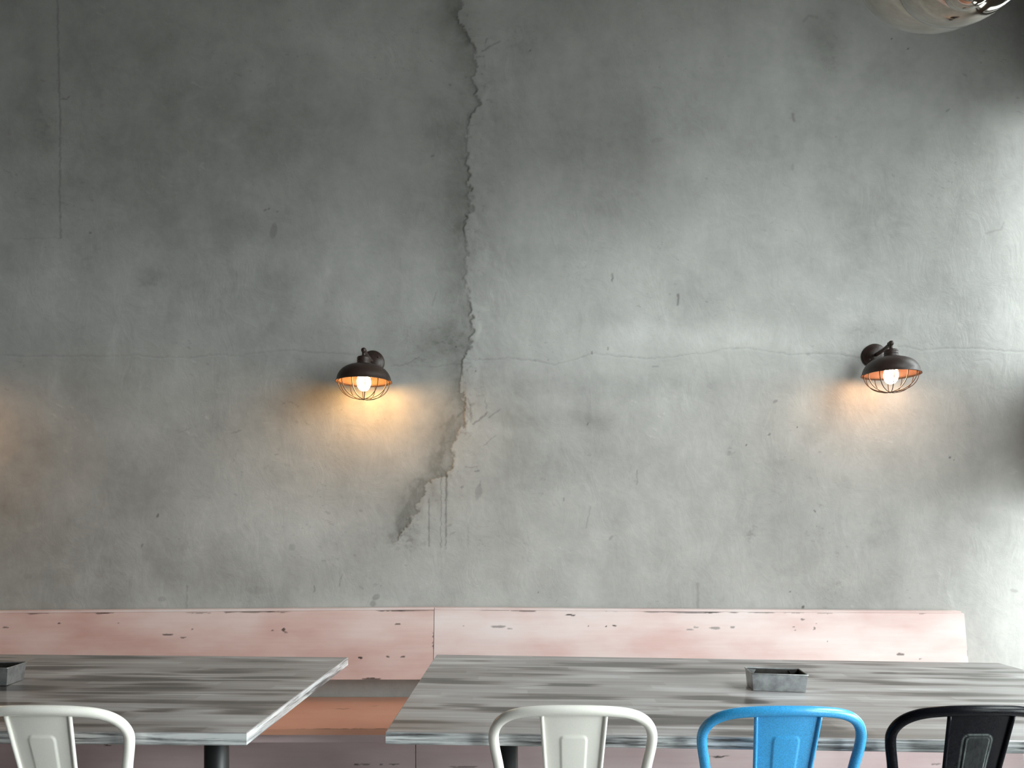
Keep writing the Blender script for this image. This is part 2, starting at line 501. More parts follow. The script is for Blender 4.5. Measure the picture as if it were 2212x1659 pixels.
    # old panel seam high on the left, shuttering lines, drips and scratches: (polyline, width, darkness)
    for pl, w, a in [([(124, -20), (126, 120), (128, 200), (131, 280), (130, 340), (129, 420), (131, 514)], 1.8, .34),
                     ([(30, 516), (131, 513)], 1.6, .12), ([(927, 1078), (927, 1181)], 1.3, .5), ([(953, 1026), (952, 1183)], 1.3, .38),
                     ([(964, 1030), (963, 1184)], 1.5, .55), ([(966, 1030), (966, 1080)], 1.5, .3), ([(1011, 1130), (1012, 1180)], 1.2, .16),
                     ([(1022, 918), (1052, 892)], 1.6, .45), ([(1055, 902), (1080, 885)], 1.4, .35), ([(1048, 862), (1052, 884)], 1.3, .35),
                     ([(1045, 962), (1071, 940)], 1.3, .28), ([(1005, 1010), (1030, 1008)], 1.3, .3), ([(1465, 636), (1464, 658)], 2.0, .6),
                     ([(1376, 1015), (1376, 1046)], 1.2, .4), ([(1276, 1095), (1266, 1140)], 1.6, .25), ([(1507, 1262), (1508, 1316)], 3.0, .28),
                     ([(404, 1265), (403, 1318)], 1.4, .3), ([(679, 1266), (679, 1278)], 1.4, .5), ([(1271, 912), (1270, 918)], 1.3, .6),
                     ([(1040, 112), (1062, 98), (1080, 90)], 1.6, .35), ([(1048, 92), (1052, 84)], 1.5, .35), ([(1030, 124), (1046, 122)], 1.4, .3),
                     ([(2130, 505), (2163, 495), (2168, 482)], 2.2, .22), ([(1735, 45), (1748, 35), (1765, 38)], 3.5, .20),
                     ([(1712, 245), (1716, 262)], 3, .4), ([(1322, 592), (1324, 600)], 2, .5), ([(1216, 1076), (1217, 1082)], 1.4, .5),
                     ([(131, 215), (146, 214), (149, 208)], 1.5, .4), ([(500, 936), (520, 928)], 1.4, .25), ([(385, 935), (412, 925)], 1.3, .18),
                     ([(733, 1266), (739, 1240)], 1.6, .35), ([(935, 660), (942, 632)], 2.4, .22), ([(988, 900), (1003, 885), (1018, 912)], 2.0, .3),
                     ([(1011, 862), (1016, 880), (1019, 905)], 2.2, .38), ([(1004, 870), (1012, 890)], 2.0, .3)]:
        d = seg_dist(cu, cv, pl)
        mark += a * np.exp(-(d / w) ** 2)
    # smears, knocks and specks: (u, v, ru, rv, tilt, darkness)
    for (u, v, ru, rv, ang, a) in [(591, 499, 7.5, 18, 12, .34), (573, 454, 3.5, 2, -35, .5), (581, 451, 3.5, 2, -35, .5), (599, 457, 2.5, 2, 0, .4),
                              (1034, 1063, 8, 17, 8, .30), (1037, 1045, 1.5, 7, 5, .3), (812, 1290, 9, 6, -30, .40), (806, 1304, 7, 7, 0, .36),
                              (1575, 979, 4, 6, 30, .30), (1612, 961, 1.8, 2.5, 0, .9), (1760, 1104, 3.4, 1.8, 45, .85), (1707, 1278, 1.8, 1.8, 0, .8),
                              (1735, 1311, 3, 4, 20, .9), (2052, 988, 2.5, 2.5, 0, .85), (2060, 994, 1.5, 1.5, 0, .8), (1722, 923, 1.7, 1.7, 0, .9),
                              (985, 749, 1.8, 1.8, 0, .9), (1028, 802, 1.6, 1.6, 0, .8), (1662, 938, 3, 2, -30, .6), (1675, 867, 6, 3, -30, .45),
                              (1163, 1280, 1.6, 1.6, 0, .8), (341, 1114, 2.6, 5, 20, .75), (307, 1178, 2.5, 5, 25, .4), (350, 1294, 9, 6, 0, .28),
                              (630, 1182, 8, 8, 0, .22), (1027, 1018, 3, 2.2, 0, .5), (1033, 1017, 3, 2.4, 0, .45), (998, 1052, 4, 3, -30, .4),
                              (2048, 238, 6, 2.5, -35, .35), (1926, 84, 3, 1.5, -40, .7), (1962, 105, 3, 1.5, -40, .7), (1145, 110, 3, 2, -40, .6),
                              (972, 183, 4, 3, 30, .35), (934, 337, 5, 2, -20, .4), (1373, 420, 10, 5, -5, .12), (1420, 303, 12, 6, -10, .12),
                              (1712, 362, 3, 8, 0, .22), (1279, 762, 2, 4, 0, .6), (1313, 753, 2.2, 4.5, 0, .5), (1322, 605, 2, 4, 0, .5),
                              (195, 503, 3.5, 2.2, 30, .5), (971, 1135, 6, 2.5, -15, .3), (978, 1152, 8, 2, -25, .25), (1320, 1162, 7, 3, -45, .3),
                              (1416, 792, 8, 2, 0, .35), (1660, 940, 4, 2, 0, .3), (2190, 1276, 10, 4, 15, .3), (60, 1245, 10, 6, 0, .16), (560, 1275, 30, 8, 0, .14)]:
        c, s_ = math.cos(math.radians(ang)), math.sin(math.radians(ang))
        m = (np.abs(U - u) < 60) & (np.abs(V - v) < 60)
        uu, vv = (U - u)[m], (V - v)[m]
        nn = fbm(U[m] / 7, V[m] / 7, 501, 3) * .9
        d = ((uu * c + vv * s_) / ru) ** 2 + ((-uu * s_ + vv * c) / rv) ** 2
        mark[m] += a * sstep(1.35, 0.55, d + nn) * (0.8 + 0.5 * nn)
    # ring-shaped knock
    d = np.abs(np.hypot(wu - 1577, wv - 977) - 6); mark += .30 * np.exp(-(d / 1.6) ** 2) * sstep(-.1, .1, fbm(U / 6, V / 6, 521, 2))
    H += fbm(U / 90, V / 120, 601, 4, 0.5) * 0.006
    far = 1 - sstep(2.25, 2.4, np.abs(X + 0.02)); H *= far
    mark = np.clip(mark, 0, 0.92); tone = np.clip(tone, 0.02, 0.98)
    nz_, nx = X.shape
    Y = YW - H
    co = np.stack([X, Y, Z], -1).reshape(-1, 3).astype(np.float32)
    idx = np.arange(nz_ * nx).reshape(nz_, nx)
    q = np.stack([idx[:-1, :-1], idx[:-1, 1:], idx[1:, 1:], idx[1:, :-1]], -1).reshape(-1, 4)
    # back face of the wall
    b = len(co)
    back = np.array([(XL, YW + .25, 0), (XR, YW + .25, 0), (XR, YW + .25, ZC), (XL, YW + .25, ZC)], dtype=np.float32)
    co = np.concatenate([co, back])
    q = np.concatenate([q, np.array([[b + 3, b + 2, b + 1, b]])])
    me = bpy.data.meshes.new('wall_back')
    me.vertices.add(len(co)); me.vertices.foreach_set('co', co.ravel())
    me.loops.add(q.size); me.loops.foreach_set('vertex_index', q.ravel().astype(np.int32))
    me.polygons.add(len(q)); me.polygons.foreach_set('loop_start', np.arange(0, q.size, 4, dtype=np.int32))
    me.update(calc_edges=True)
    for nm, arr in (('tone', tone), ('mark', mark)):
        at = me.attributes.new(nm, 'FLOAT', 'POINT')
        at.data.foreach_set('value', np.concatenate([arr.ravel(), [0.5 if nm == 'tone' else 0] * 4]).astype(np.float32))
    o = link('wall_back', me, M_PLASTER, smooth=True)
    tag(o, 'patchy grey trowelled plaster wall with a ragged vertical seam', None, None, 'structure')
build_wall()

# ------------------------------------------------------------------ rest of the room
m = MB(); m.box(XL - .3, XR + .3, YF - .3, YW + .25, -0.12, 0.0); tag(m.build('floor', M_FLOOR), 'dark concrete floor', kind='structure')
m = MB(); m.box(XL - .3, XR + .3, YF - .3, YW + .25, ZC, ZC + .15); tag(m.build('ceiling', M_CEIL), 'dark painted ceiling', kind='structure')
m = MB(); m.box(XL - .25, XL, YF, YW + .25, 0, ZC); tag(m.build('wall_left', M_PLAIN), 'plain grey side wall', kind='structure')
def wall_with_holes(name, wall, a0, a1, holes, label):
    m = MB()
    A = sorted({a0, a1, *[h[0] for h in holes], *[h[1] for h in holes]})
    Zs = sorted({0.0, ZC, *[h[2] for h in holes], *[h[3] for h in holes]})
    for i in range(len(A) - 1):
        for j in range(len(Zs) - 1):
            ca, cz = (A[i] + A[i + 1]) / 2, (Zs[j] + Zs[j + 1]) / 2
            if any(h[0] < ca < h[1] and h[2] < cz < h[3] for h in holes):
                continue
            if wall == 'R':
                m.box(XR, XR + .15, A[i], A[i + 1], Zs[j], Zs[j + 1])
            else:
                m.box(A[i], A[i + 1], YF - .15, YF, Zs[j], Zs[j + 1])
    tag(m.build(name, M_PLAIN), label, kind='structure')
wall_with_holes('wall_right', 'R', YF, YW + .25, [w[1:] for w in WINDOWS if w[0] == 'R'], 'grey window wall')
wall_with_holes('wall_front', 'F', XL, XR, [w[1:] for w in WINDOWS if w[0] == 'F'], 'grey wall opposite the bench')
for i, (w, a0, a1, z0, z1) in enumerate(WINDOWS):
    fr, pn = MB(), MB()
    t = 0.02
    def bx(mb, p0, p1, q0, q1, d0, d1):
        if w == 'R': mb.box(XR + d0, XR + d1, p0, p1, q0, q1)
        else: mb.box(p0, p1, YF - d1, YF - d0, q0, q1)
    bx(fr, a0, a0 + t, z0, z1, .07, .13); bx(fr, a1 - t, a1, z0, z1, .07, .13)
    bx(fr, a0 + t, a1 - t, z0, z0 + t, .07, .13); bx(fr, a0 + t, a1 - t, z1 - t, z1, .07, .13)
    bx(pn, a0 + t, a1 - t, z0 + t, z1 - t, .098, .104)
    fo = tag(fr.build('window_%d' % (i + 1), M_FRAME), 'dark framed window', kind='structure')
    pn.build('pane', M_GLASS, fo)
m = MB(); m.box(XR + .3, 40, -40, 40, -0.3, -0.15); m.box(-40, XR + .3, -40, YF - .3, -0.3, -0.15)
tag(m.build('street_ground', M_STREET), 'paved street outside', kind='structure')

# ------------------------------------------------------------------ banquette bench
def panel_grid(name, P00, P10, P11, P01, thick, mat, parent, marks, res_u=2.0, grey=(), topwear=True, seed=0):
    """front quad P00(bottom left) P10 P11 P01(top left), dense, with painted chips; body behind it"""
    P = [np.array(p, dtype=np.float64) for p in (P00, P10, P11, P01)]
    L = np.linalg.norm(P[1] - P[0]); Hh = np.linalg.norm(P[3] - P[0])
    nu = int(L / (res_u / F * 3.3)) + 2; nv = int(Hh / (1.6 / F * 3.3)) + 2
    s, t = np.meshgrid(np.linspace(0, 1, nu), np.linspace(0, 1, nv))
    s_, t_ = s[..., None], t[..., None]
    co = (P[0] * (1 - s_) + P[1] * s_) * (1 - t_) + (P[3] * (1 - s_) + P[2] * s_) * t_
    U = co[..., 0] / co[..., 1] * F + U0; V = (CAMZ - co[..., 2]) / co[..., 1] * F + V0
    du = U + fbm(U / 9, V / 5, 701 + seed, 4, .6) * 9; dv = V + fbm(U / 12, V / 6, 721 + seed, 4, .6) * 4
    mark = np.zeros(U.shape); gr = np.zeros(U.shape)
    for (u, v, ru, rv, a) in marks:
        k = (np.abs(U - u) < ru * 1.3 + 8) & (np.abs(V - v) < rv * 1.3 + 6)
        d = ((du[k] - u) / ru) ** 2 + ((dv[k] - v) / rv) ** 2
        mark[k] += a * sstep(1.25, .7, d)
    for (u, v, ru, rv, a) in grey:
        d = ((du - u) / ru) ** 2 + ((dv - v) / rv) ** 2
        gr += a * sstep(1.25, .7, d)
    if topwear:
        edge_d = (1 - t) * Hh * F / 3.4
        mark += 0.75 * sstep(3.2, 1.2, edge_d + fbm(U / 30, V / 30, 741 + seed, 4) * 5) * sstep(0.05, 0.13, fbm(U / 75, V / 40, 751 + seed, 3))
    n = np.cross(P[1] - P[0], P[3] - P[0]); n /= np.linalg.norm(n)      # pointing to the room
    co = co - (n * 0.0012) * np.clip(mark + gr * .5, 0, 1)[..., None]
    nv_, nu_ = U.shape
    flat = co.reshape(-1, 3)
    idx = np.arange(nv_ * nu_).reshape(nv_, nu_)
    q = np.stack([idx[:-1, :-1], idx[:-1, 1:], idx[1:, 1:], idx[1:, :-1]], -1).reshape(-1, 4).tolist()
    b = len(flat)
    bk = [p + np.array(tk) for p, tk in zip(P, thick)]
    vs = flat.tolist() + [x.tolist() for x in P] + [x.tolist() for x in bk]
    c0, c1, c2, c3, d0, d1, d2, d3 = range(b, b + 8)
    q += [[d0, d3, d2, d1], [c0, d0, d1, c1], [c1, d1, d2, c2], [c2, d2, d3, c3], [c3, d3, d0, c0]]
    me = bpy.data.meshes.new(name)
    me.from_pydata(vs, [], q)
    for nm, arr in (('mark', mark), ('grey', gr)):
        at = me.attributes.new(nm, 'FLOAT', 'POINT')
        at.data.foreach_set('value', np.concatenate([np.clip(arr, 0, .95).ravel(), np.zeros(8)]).astype(np.float32))
    return link(name, me, mat, parent)

bench = empty('banquette_bench', (0, 3.2, 0), 'long built-in pink painted wooden bench along the plaster wall', 'bench')
binv = lambda o: setattr(o, 'location', (0, -3.2, 0))
XB0, XB1, XBE = -4.2, -0.3725, 1.958
YT, YB = 3.420, 3.378
def zat(v, Y): return CAMZ - (v - V0) / F * Y
ZT0, ZT1, ZT2 = zat(1327, YT), zat(1317.5, YT), zat(1325.5, YT)       # top edge sags away from the joint
ZB = zat(1468, YB)
chips_l = [(12, 1356, 8, 1.6, .8), (127, 1346, 3.5, 1.6, .9), (255, 1345, 1.6, 1.2, .8), (362, 1371, 11, 2.2, .8), (395, 1377, 6, 1.8, .7), (415, 1360, 2, 1.4, .6),
           (588, 1363, 4, 1.6, .7), (613, 1361, 3.5, 4, .85), (616, 1366, 4, 1.5, .6), (778, 1420, 3.5, 2.2, .95), (837, 1419, 2.2, 1.4, .9), (868, 1419, 6, 1.5, .9),
           (860, 1348, 6, 1.5, .75), (842, 1318.5, 32, 1.8, .8), (600, 1322, 26, 1.4, .6), (430, 1324, 30, 1.3, .5), (215, 1324, 38, 1.2, .5),
           (800, 1467, 22, 2.2, .85), (936, 1372, 1.2, 10, .7), (936, 1396, 1.2, 10, .7)]
chips_r = [(1080, 1317.5, 42, 1.6, .75), (1228, 1317.5, 14, 1.3, .8), (1300, 1318, 30, 1.4, .6), (1232, 1329, 12, 1.8, .9), (1270, 1353, 2.4, 1.2, .9), (1310, 1353, 1.8, 1.2, .9),
           (1327, 1352.5, 3, 1.4, .9), (1001, 1352, 1.6, 1, .7), (1435, 1320, 10, 1.2, .7), (1537, 1322, 14, 2, .6), (1715, 1323, 22, 1.4, .5), (1783, 1325, 18, 1.2, .5), (1992, 1325.5, 9, 1.6, .5),
           (1733, 1338, 4.5, 2.4, .7), (1716, 1353.5, 3, 1.3, .8), (1717, 1362, 1.6, 1, .7), (1759, 1357, 1.6, 3, .7), (1763, 1348, 1.2, 1.2, .6), (1787, 1385.5, 1.3, 1.1, .6),
           (1945, 1413.5, 8, 2.4, .75), (1988, 1424, 4, 2, .5), (2091, 1412, 1.0, 8, .6)]
grey_r = [(1077, 1353.5, 17, 2.6, .85), (1101, 1358, 5, 1.6, .75), (1490, 1360.5, 9, 2.2, .8), (1503, 1355, 6, 1.8, .7), (1545, 1357, 12, 3, .85), (1581, 1354.5, 5, 2.2, .8)]
panel_l = panel_grid('backrest_panel', (XB0, YB, ZB), (XB1 - .0012, YB, ZB), (XB1 - .0012, YT, ZT1), (XB0, YT, ZT0 + (ZT0 - ZT1) * .6),
                     [(0, .02, 0), (0, .02, 0), (0, .045, .004), (0, .045, .004)], M_ROSE_WARMLIT, bench, chips_l, seed=1); binv(panel_l)
panel_r = panel_grid('backrest_panel', (XB1 + .0012, YB, ZB), (XBE, YB, ZB), (XBE, YT, ZT2), (XB1 + .0012, YT, ZT1),
                     [(0, .02, 0), (0, .02, 0), (0, .045, .004), (0, .045, .004)], M_PINK, bench, chips_r, grey=grey_r, seed=2); binv(panel_r)
# thin capping strip along the top
for (xa, xb, za, zb) in ((XB0, XB1 - .001, ZT0 + (ZT0 - ZT1) * .6, ZT1), (XB1 + .001, XBE - .012, ZT1, ZT2)):
    m = MB()
    lo = [(xa, YT + .004, za + .001), (xb, YT + .004, zb + .001), (xb, YW - .008, zb + .001), (xa, YW - .008, za + .001)]
    m.frustum(lo, [(p[0], p[1], p[2] + .009) for p in lo])
    binv(m.build('capping_strip', M_PINK, bench))
# timber cleats that carry the backrest off the wall
for x in (-3.2, -1.6, 0.6, 1.7):
    m = MB(); m.frustum([(x - .03, YB + .021, ZB + .02), (x + .03, YB + .021, ZB + .02), (x + .03, YW - .008, ZB + .02), (x - .03, YW - .008, ZB + .02)],
                        [(x - .03, YT + .04, ZT1 - .06), (x + .03, YT + .04, ZT1 - .06), (x + .03, YW - .008, ZT1 - .06), (x - .03, YW - .008, ZT1 - .06)])
    binv(m.build('cleat', M_FRONT, bench))
# seat board and front
YSF, YFP = 2.911, 3.02
seat = panel_grid('seat_board', (XB0, YSF, .45), (XBE, YSF, .45), (XBE, YW - .008, .45), (XB0, YW - .008, .45), [(0, 0, -.022)] * 4, M_SEAT, bench,
                  [(740, 1531, 14, 1.0, .35), (810, 1525, 10, .8, .25), (760, 1575, 130, 1.3, .8)], res_u=4, topwear=False, seed=3); binv(seat)  # last mark: dark line painted along the lip in place of its shadow
m = MB(); m.box(XB0, XBE, YSF + .012, YSF + .032, .395, .427); binv(m.build('seat_apron', M_FRONT, bench, bevel=.002))
fchips = [(618, 1592, 3, 1.6, .8), (645, 1592, 6, 1.8, .85), (770, 1652, 6, 2, .8), (788, 1651, 10, 1.6, .6), (822, 1651, 5, 1.6, .75), (852, 1651, 12, 1.4, .7), (233, 1610, 8, 1.4, .8), (1000, 1657, 30, 2.0, .6),
          (1552, 1635, 12, 2.4, .85), (1570, 1633, 8, 1.2, .5), (2022, 1651, 12, 1.8, .6), (1540, 1634, 30, 2, .2)]
XJ = (898 - U0) / F * YFP
f1 = panel_grid('front_panel', (XB0, YFP, .02), (XJ - .0015, YFP, .02), (XJ - .0015, YFP, .427), (XB0, YFP, .427), [(0, .018, 0)] * 4, M_FRONT, bench, fchips, res_u=3, topwear=False, seed=4); binv(f1)
f2 = panel_grid('front_panel', (XJ + .0015, YFP, .02), (XBE, YFP, .02), (XBE, YFP, .427), (XJ + .0015, YFP, .427), [(0, .018, 0)] * 4, M_FRONT, bench, fchips, res_u=3, topwear=False, seed=5); binv(f2)
m = MB(); m.box(XBE - .018, XBE, YFP + .019, YW - .008, 0, .427); binv(m.build('end_panel', M_FRONT, bench))
m = MB(); m.box(XB0, XBE - .02, YFP + .03, YFP + .05, 0, .02); binv(m.build('plinth', M_FRONT, bench))

# ------------------------------------------------------------------ tables
def stroke_map(nx, ny, L, W, seed):
    rng = random.Random(seed)
    x = np.linspace(-L / 2, L / 2, nx, dtype=np.float32); y = np.linspace(-W / 2, W / 2, ny, dtype=np.float32)
    X, Y = np.meshgrid(x, y)
    row = .046
    tone = np.full(X.shape, .60, dtype=np.float32)
    for r in range(int(W / row) + 2):                        # staves with slightly different washes
        yc = -W / 2 + (r + .5) * row
        xa = -L / 2 - rng.random() * .5
        while xa < L / 2:
            ln = rng.uniform(.22, .55)
            k = (np.abs(Y - yc) <= row / 2) & (X >= xa) & (X < xa + ln)
            tone[k] += rng.uniform(-.09, .09)
            xa += ln
    tone += fbm(X * 2.2, Y * 5, seed, 4) * .42
    for q in range(140):                                      # dry brush strokes, dark or pale
        xc, yc = rng.uniform(-L / 2, L / 2), (math.floor(rng.uniform(-W / 2, W / 2) / row) + rng.uniform(.2, .8)) * row
        hl, hw = rng.uniform(.05, .20), rng.uniform(.010, .034)
        dark = rng.random() < .62
        a = -rng.uniform(.35, .95) if dark else rng.uniform(.12, .34)
        k = (np.abs(X - xc) < hl * 1.6) & (np.abs(Y - yc) < hw * 2.2)
        if not k.any(): continue
        xx, yy = (X[k] - xc) / hl, (Y[k] - yc + .02 * rng.uniform(-1, 1) * (X[k] - xc)) / hw
        fib = fbm(X[k] * 9, Y[k] * 130, seed + 40 + q % 7, 3)
        fib2 = fbm(X[k] * 3, Y[k] * 60, seed + 60 + q % 7, 2)
        s_end = rng.choice((-1, 1))
        body = sstep(1.25, .2, np.abs(xx + fib * .9 + s_end * .25)) * sstep(1.25, .45, np.abs(yy + fib2 * .8))
        tone[k] += a * body * (.75 + fib * 1.0)
    return X, Y, np.clip(tone, .02, 1.0)

def dining_table(x_left, x_right, y0, y1, ztop, tilt, pivot_x, legs, label, seed):
    th = 0.028
    root = empty('dining_table', ((x_left + x_right) / 2, (y0 + y1) / 2, 0), label, 'table', 'grey washed dining tables')
    cx, cy = root.location.x, root.location.y
    hw, hd = (x_right - x_left) / 2, (y1 - y0) / 2
    e = .0018                                                # eased edge
    gx, gy = int((2 * hw) / .0042), int((2 * hd) / .0055)
    X, Y, st = stroke_map(gx, gy, 2 * hw, 2 * hd, seed)
    X = X * ((hw - e) / hw); Y = Y * ((hd - e) / hd)
    co = np.stack([X, Y, np.zeros_like(X)], -1).reshape(-1, 3)
    idx = np.arange(gx * gy).reshape(gy, gx)
    fq = np.stack([idx[:-1, :-1], idx[:-1, 1:], idx[1:, 1:], idx[1:, :-1]], -1).reshape(-1, 4).tolist()
    def ring(h_, d_, z): return [(-h_, -d_, z), (h_, -d_, z), (h_, d_, z), (-h_, d_, z)]
    b = len(co)
    ext = ring(hw - e, hd - e, 0) + ring(hw, hd, -e) + ring(hw, hd, -th + e) + ring(hw - e, hd - e, -th)
    for l in range(3):
        for a in range(4):
            fq.append([b + 4 * (l + 1) + a, b + 4 * (l + 1) + (a + 1) % 4, b + 4 * l + (a + 1) % 4, b + 4 * l + a])
    fq.append([b + 15, b + 14, b + 13, b + 12])
    me = bpy.data.meshes.new('tabletop'); me.from_pydata(co.tolist() + ext, [], fq)
    at = me.attributes.new('stroke', 'FLOAT', 'POINT'); at.data.foreach_set('value', np.concatenate([st.ravel(), np.full(16, .6)]).astype(np.float32))
    top = link('tabletop', me, M_TABLE, root)
    zc = ztop + math.tan(tilt) * (pivot_x - cx)
    top.location = (0, 0, zc)
    top.rotation_euler = (0, math.atan(math.tan(tilt)), 0)
    for lx in legs:
        zl = zc - math.tan(tilt) * (lx - cx) - th
        m = MB(); m.lathe([(0, .012), (.033, .012), (.033, zl - .012), (0, zl - .012)], 28)
        p = m.build('pedestal', M_BLACK, root, auto=1); p.location = (lx - cx, 0, 0)
        m = MB(); m.lathe([(0, 0), (.075, 0), (.075, .008), (.045, .014), (0, .014)], 32)
        q = m.build('floor_flange', M_BLACK, root); q.location = (lx - cx, 0, 0)
        m = MB(); m.box(-.09, .09, -.28, .28, -.012, -.001)
        q = m.build('mounting_plate', M_BLACK, root); q.location = (lx - cx, 0, zl - .001); q.rotation_euler = (0, tilt, 0)
    return root
TR0, TR1 = -.288, 1.677
ZTAB = .76
TILT_R, TILT_L = math.radians(.85), math.radians(.5)
dining_table(TR0, TR1, 1.680, 2.717, ZTAB, TILT_R, TR0, (-.036, 1.52), 'grey brush-washed wooden table with the blue chair and black chair pulled up to it', 811)
TL1 = -.584
dining_table(TL1 - 1.965, TL1, 1.668, 2.660, ZTAB, TILT_L, TL1, (-.841, TL1 - 1.965 + .25), 'grey-brown brush-washed wooden table cut off by the left edge of the photo', 872)
def z_right(x): return ZTAB - math.tan(TILT_R) * (x - TR0)
def z_left(x): return ZTAB + math.tan(TILT_L) * (TL1 - x)

# ------------------------------------------------------------------ cafe chairs (pressed steel)
def slat_mesh(mat, root):
    nu, nv = 61, 121
    zt, zb = .820, .458
    vs, fs, wears = [], [], []
    for j in range(nv):
        t = j / (nv - 1)                       # 0 top, 1 bottom
        hw = (.0665 - .024 * t)
        for i in range(nu):
            s = -1 + 2 * i / (nu - 1)
            x = s * hw
            z = zt + (zb - zt) * t - .62 * x * x * (1 - t)
            y = -.273 + .31 * (.822 - z) + 1.17 * x * x * (1 - t)
            # pressed panel: rounded rectangle groove
            z0, z1 = .768, .50
            cz, hz = (z0 + z1) / 2, (z0 - z1) / 2
            phw = .0275 - .010 * (z0 - z) / (z0 - z1)
            r = .010
            dx = abs(x) - (phw - r); dz = abs(z - cz) - (hz - r)
            sd = math.hypot(max(dx, 0), max(dz, 0)) + min(max(dx, dz), 0) - r
            k = min(max((sd + .0022) / .0044, 0), 1); k = k * k * (3 - 2 * k)
            y += .0024 * k - .0012
            # rolled edges turn towards the sitter
            e = max(abs(s) - .93, 0) / .07
            y -= .004 * e * e
            vs.append((x, y, z))
            wears.append(max(math.exp(-((sd - .0030) / .0011) ** 2), .8 * math.exp(-((sd + .0036) / .0011) ** 2), (.10 if sd < -.004 else 0)))
    for j in range(nv - 1):
        for i in range(nu - 1):
            a = j * nu + i
            fs.append((a, a + 1, a + nu + 1, a + nu))
    me = bpy.data.meshes.new('back_slat'); me.from_pydata(vs, [], fs)
    at = me.attributes.new('wear', 'FLOAT', 'POINT'); at.data.foreach_set('value', wears)
    o = link('back_slat', me, mat, root, True)
    sm = o.modifiers.new('thickness', 'SOLIDIFY'); sm.thickness = .0016; sm.offset = 0
    for sgn in (-1, 1):
        m = MB()
        pts = []
        for j in range(0, nv, 6):
            p = vs[j * nu + (0 if sgn < 0 else nu - 1)]
            pts.append((p[0], p[1] + .001, p[2]))
        m.tube(pts, .0042, 8)
        m.build('slat_edge', mat, o)
    return o

def make_chair(name, mat, loc, rz, label):
    root = empty(name, loc, label, 'chair', 'pressed-metal cafe chairs', rz)
    half = [(0, .826), (.040, .8252), (.075, .8225), (.110, .8165), (.136, .8055), (.1535, .789), (.1625, .766), (.1615, .738), (.153, .69), (.142, .61), (.135, .53), (.132, .46), (.135, .40)]
    def yy(x, z):
        if z > .766:
            return -.275 + .03 * (x / .1625) ** 2 + .3 * (.826 - z)
        return -.227 + .2 * (.766 - z)
    pr = [Vector((x * 1.025, yy(x, z), z)) for x, z in half]
    pl = [Vector((-p.x, p.y, p.z)) for p in pr[:0:-1]]
    m = MB(); m.tube(catmull(pl + pr, 5), .0110, 14)
    m.build('back_hoop', mat, root)
    slat_mesh(mat, root)
    # seat: dished sheet with turned-down skirt
    m = MB()
    n = 18
    def outline(hx0, hx1, hy, r, z, k=1.0):
        pts = []
        for (sx, sy, a0) in ((1, 1, 0), (-1, 1, 90), (-1, -1, 180), (1, -1, 270)):
            hx = hx1 if sy > 0 else hx0
            for q in range(5):
                a = math.radians(a0 + 90 * q / 4)
                pts.append(((sx * (hx - r) + r * math.cos(a)) * k, (sy * (hy - r) + r * math.sin(a)) * k, z))
        return pts
    loops = [outline(.155, .178, .178, .05, .405), outline(.155, .178, .178, .05, .440), outline(.150, .173, .173, .047, .447),
             outline(.150, .173, .173, .047, .443, .86), outline(.150, .173, .173, .047, .441, .45), outline(.150, .173, .173, .047, .440, .08)]
    N = len(loops[0])
    vs = [p for l in loops for p in l]
    fs = [(i * N + k, i * N + (k + 1) % N, (i + 1) * N + (k + 1) % N, (i + 1) * N + k) for i in range(len(loops) - 1) for k in range(N)]
    m.add(vs, fs, True)
    so = m.build('seat', mat, root)
    sm = so.modifiers.new('thickness', 'SOLIDIFY'); sm.thickness = .002; sm.offset = 0
    for sx in (-1, 1):
        for sy in (-1, 1):
            m = MB()
            tx, ty = sx * (.150 if sy < 0 else .166), sy * .164
            bx_, by_ = sx * .174, sy * .205
            a, b = .030, .017
            m.frustum([(bx_ - b, by_ - b, .012), (bx_ + b, by_ - b, .012), (bx_ + b, by_ + b, .012), (bx_ - b, by_ + b, .012)],
                      [(tx - a, ty - a, .425), (tx + a, ty - a, .425), (tx + a, ty + a, .425), (tx - a, ty + a, .425)])
            m.v = [tuple(v) for v in m.v]
            lg = m.build('leg', mat, root, bevel=.008, seg=3)
            m = MB(); m.box(bx_ - .019, bx_ + .019, by_ - .019, by_ + .019, 0, .014)
            m.build('rubber_foot', M_RUBBER, lg, bevel=.004)
    for sx in (-1, 1):
        m = MB()
        m.tube(catmull([(sx * .170, -.180, .21), (sx * .06, -.06, .245), (0, 0, .25 + .009 * sx), (-sx * .06, .06, .245), (-sx * .172, .182, .21)], 5), .0065, 8)
        m.build('cross_brace', mat, root)
    return root
YCH = 1.58 + .275 + .011
make_chair('cafe_chair', M_CREAM, ((1246 - U0) / F * 1.58, YCH, 0), math.radians(-1.0), 'cream painted metal cafe chair beside the blue chair at the right table')
make_chair('cafe_chair', M_BLUE, ((1710 - U0) / F * 1.575, YCH - .005, 0), 0, 'bright blue painted metal cafe chair with speckled enamel')
make_chair('cafe_chair', M_CBLACK, ((2130 - U0) / F * 1.58, YCH, 0), math.radians(0.5), 'black metal cafe chair with pale wear on its pressed back panel')
make_chair('cafe_chair', M_CREAM, ((69 - U0) / F * 1.58, YCH, 0), 0, 'cream painted metal cafe chair at the left table in the bottom left corner')

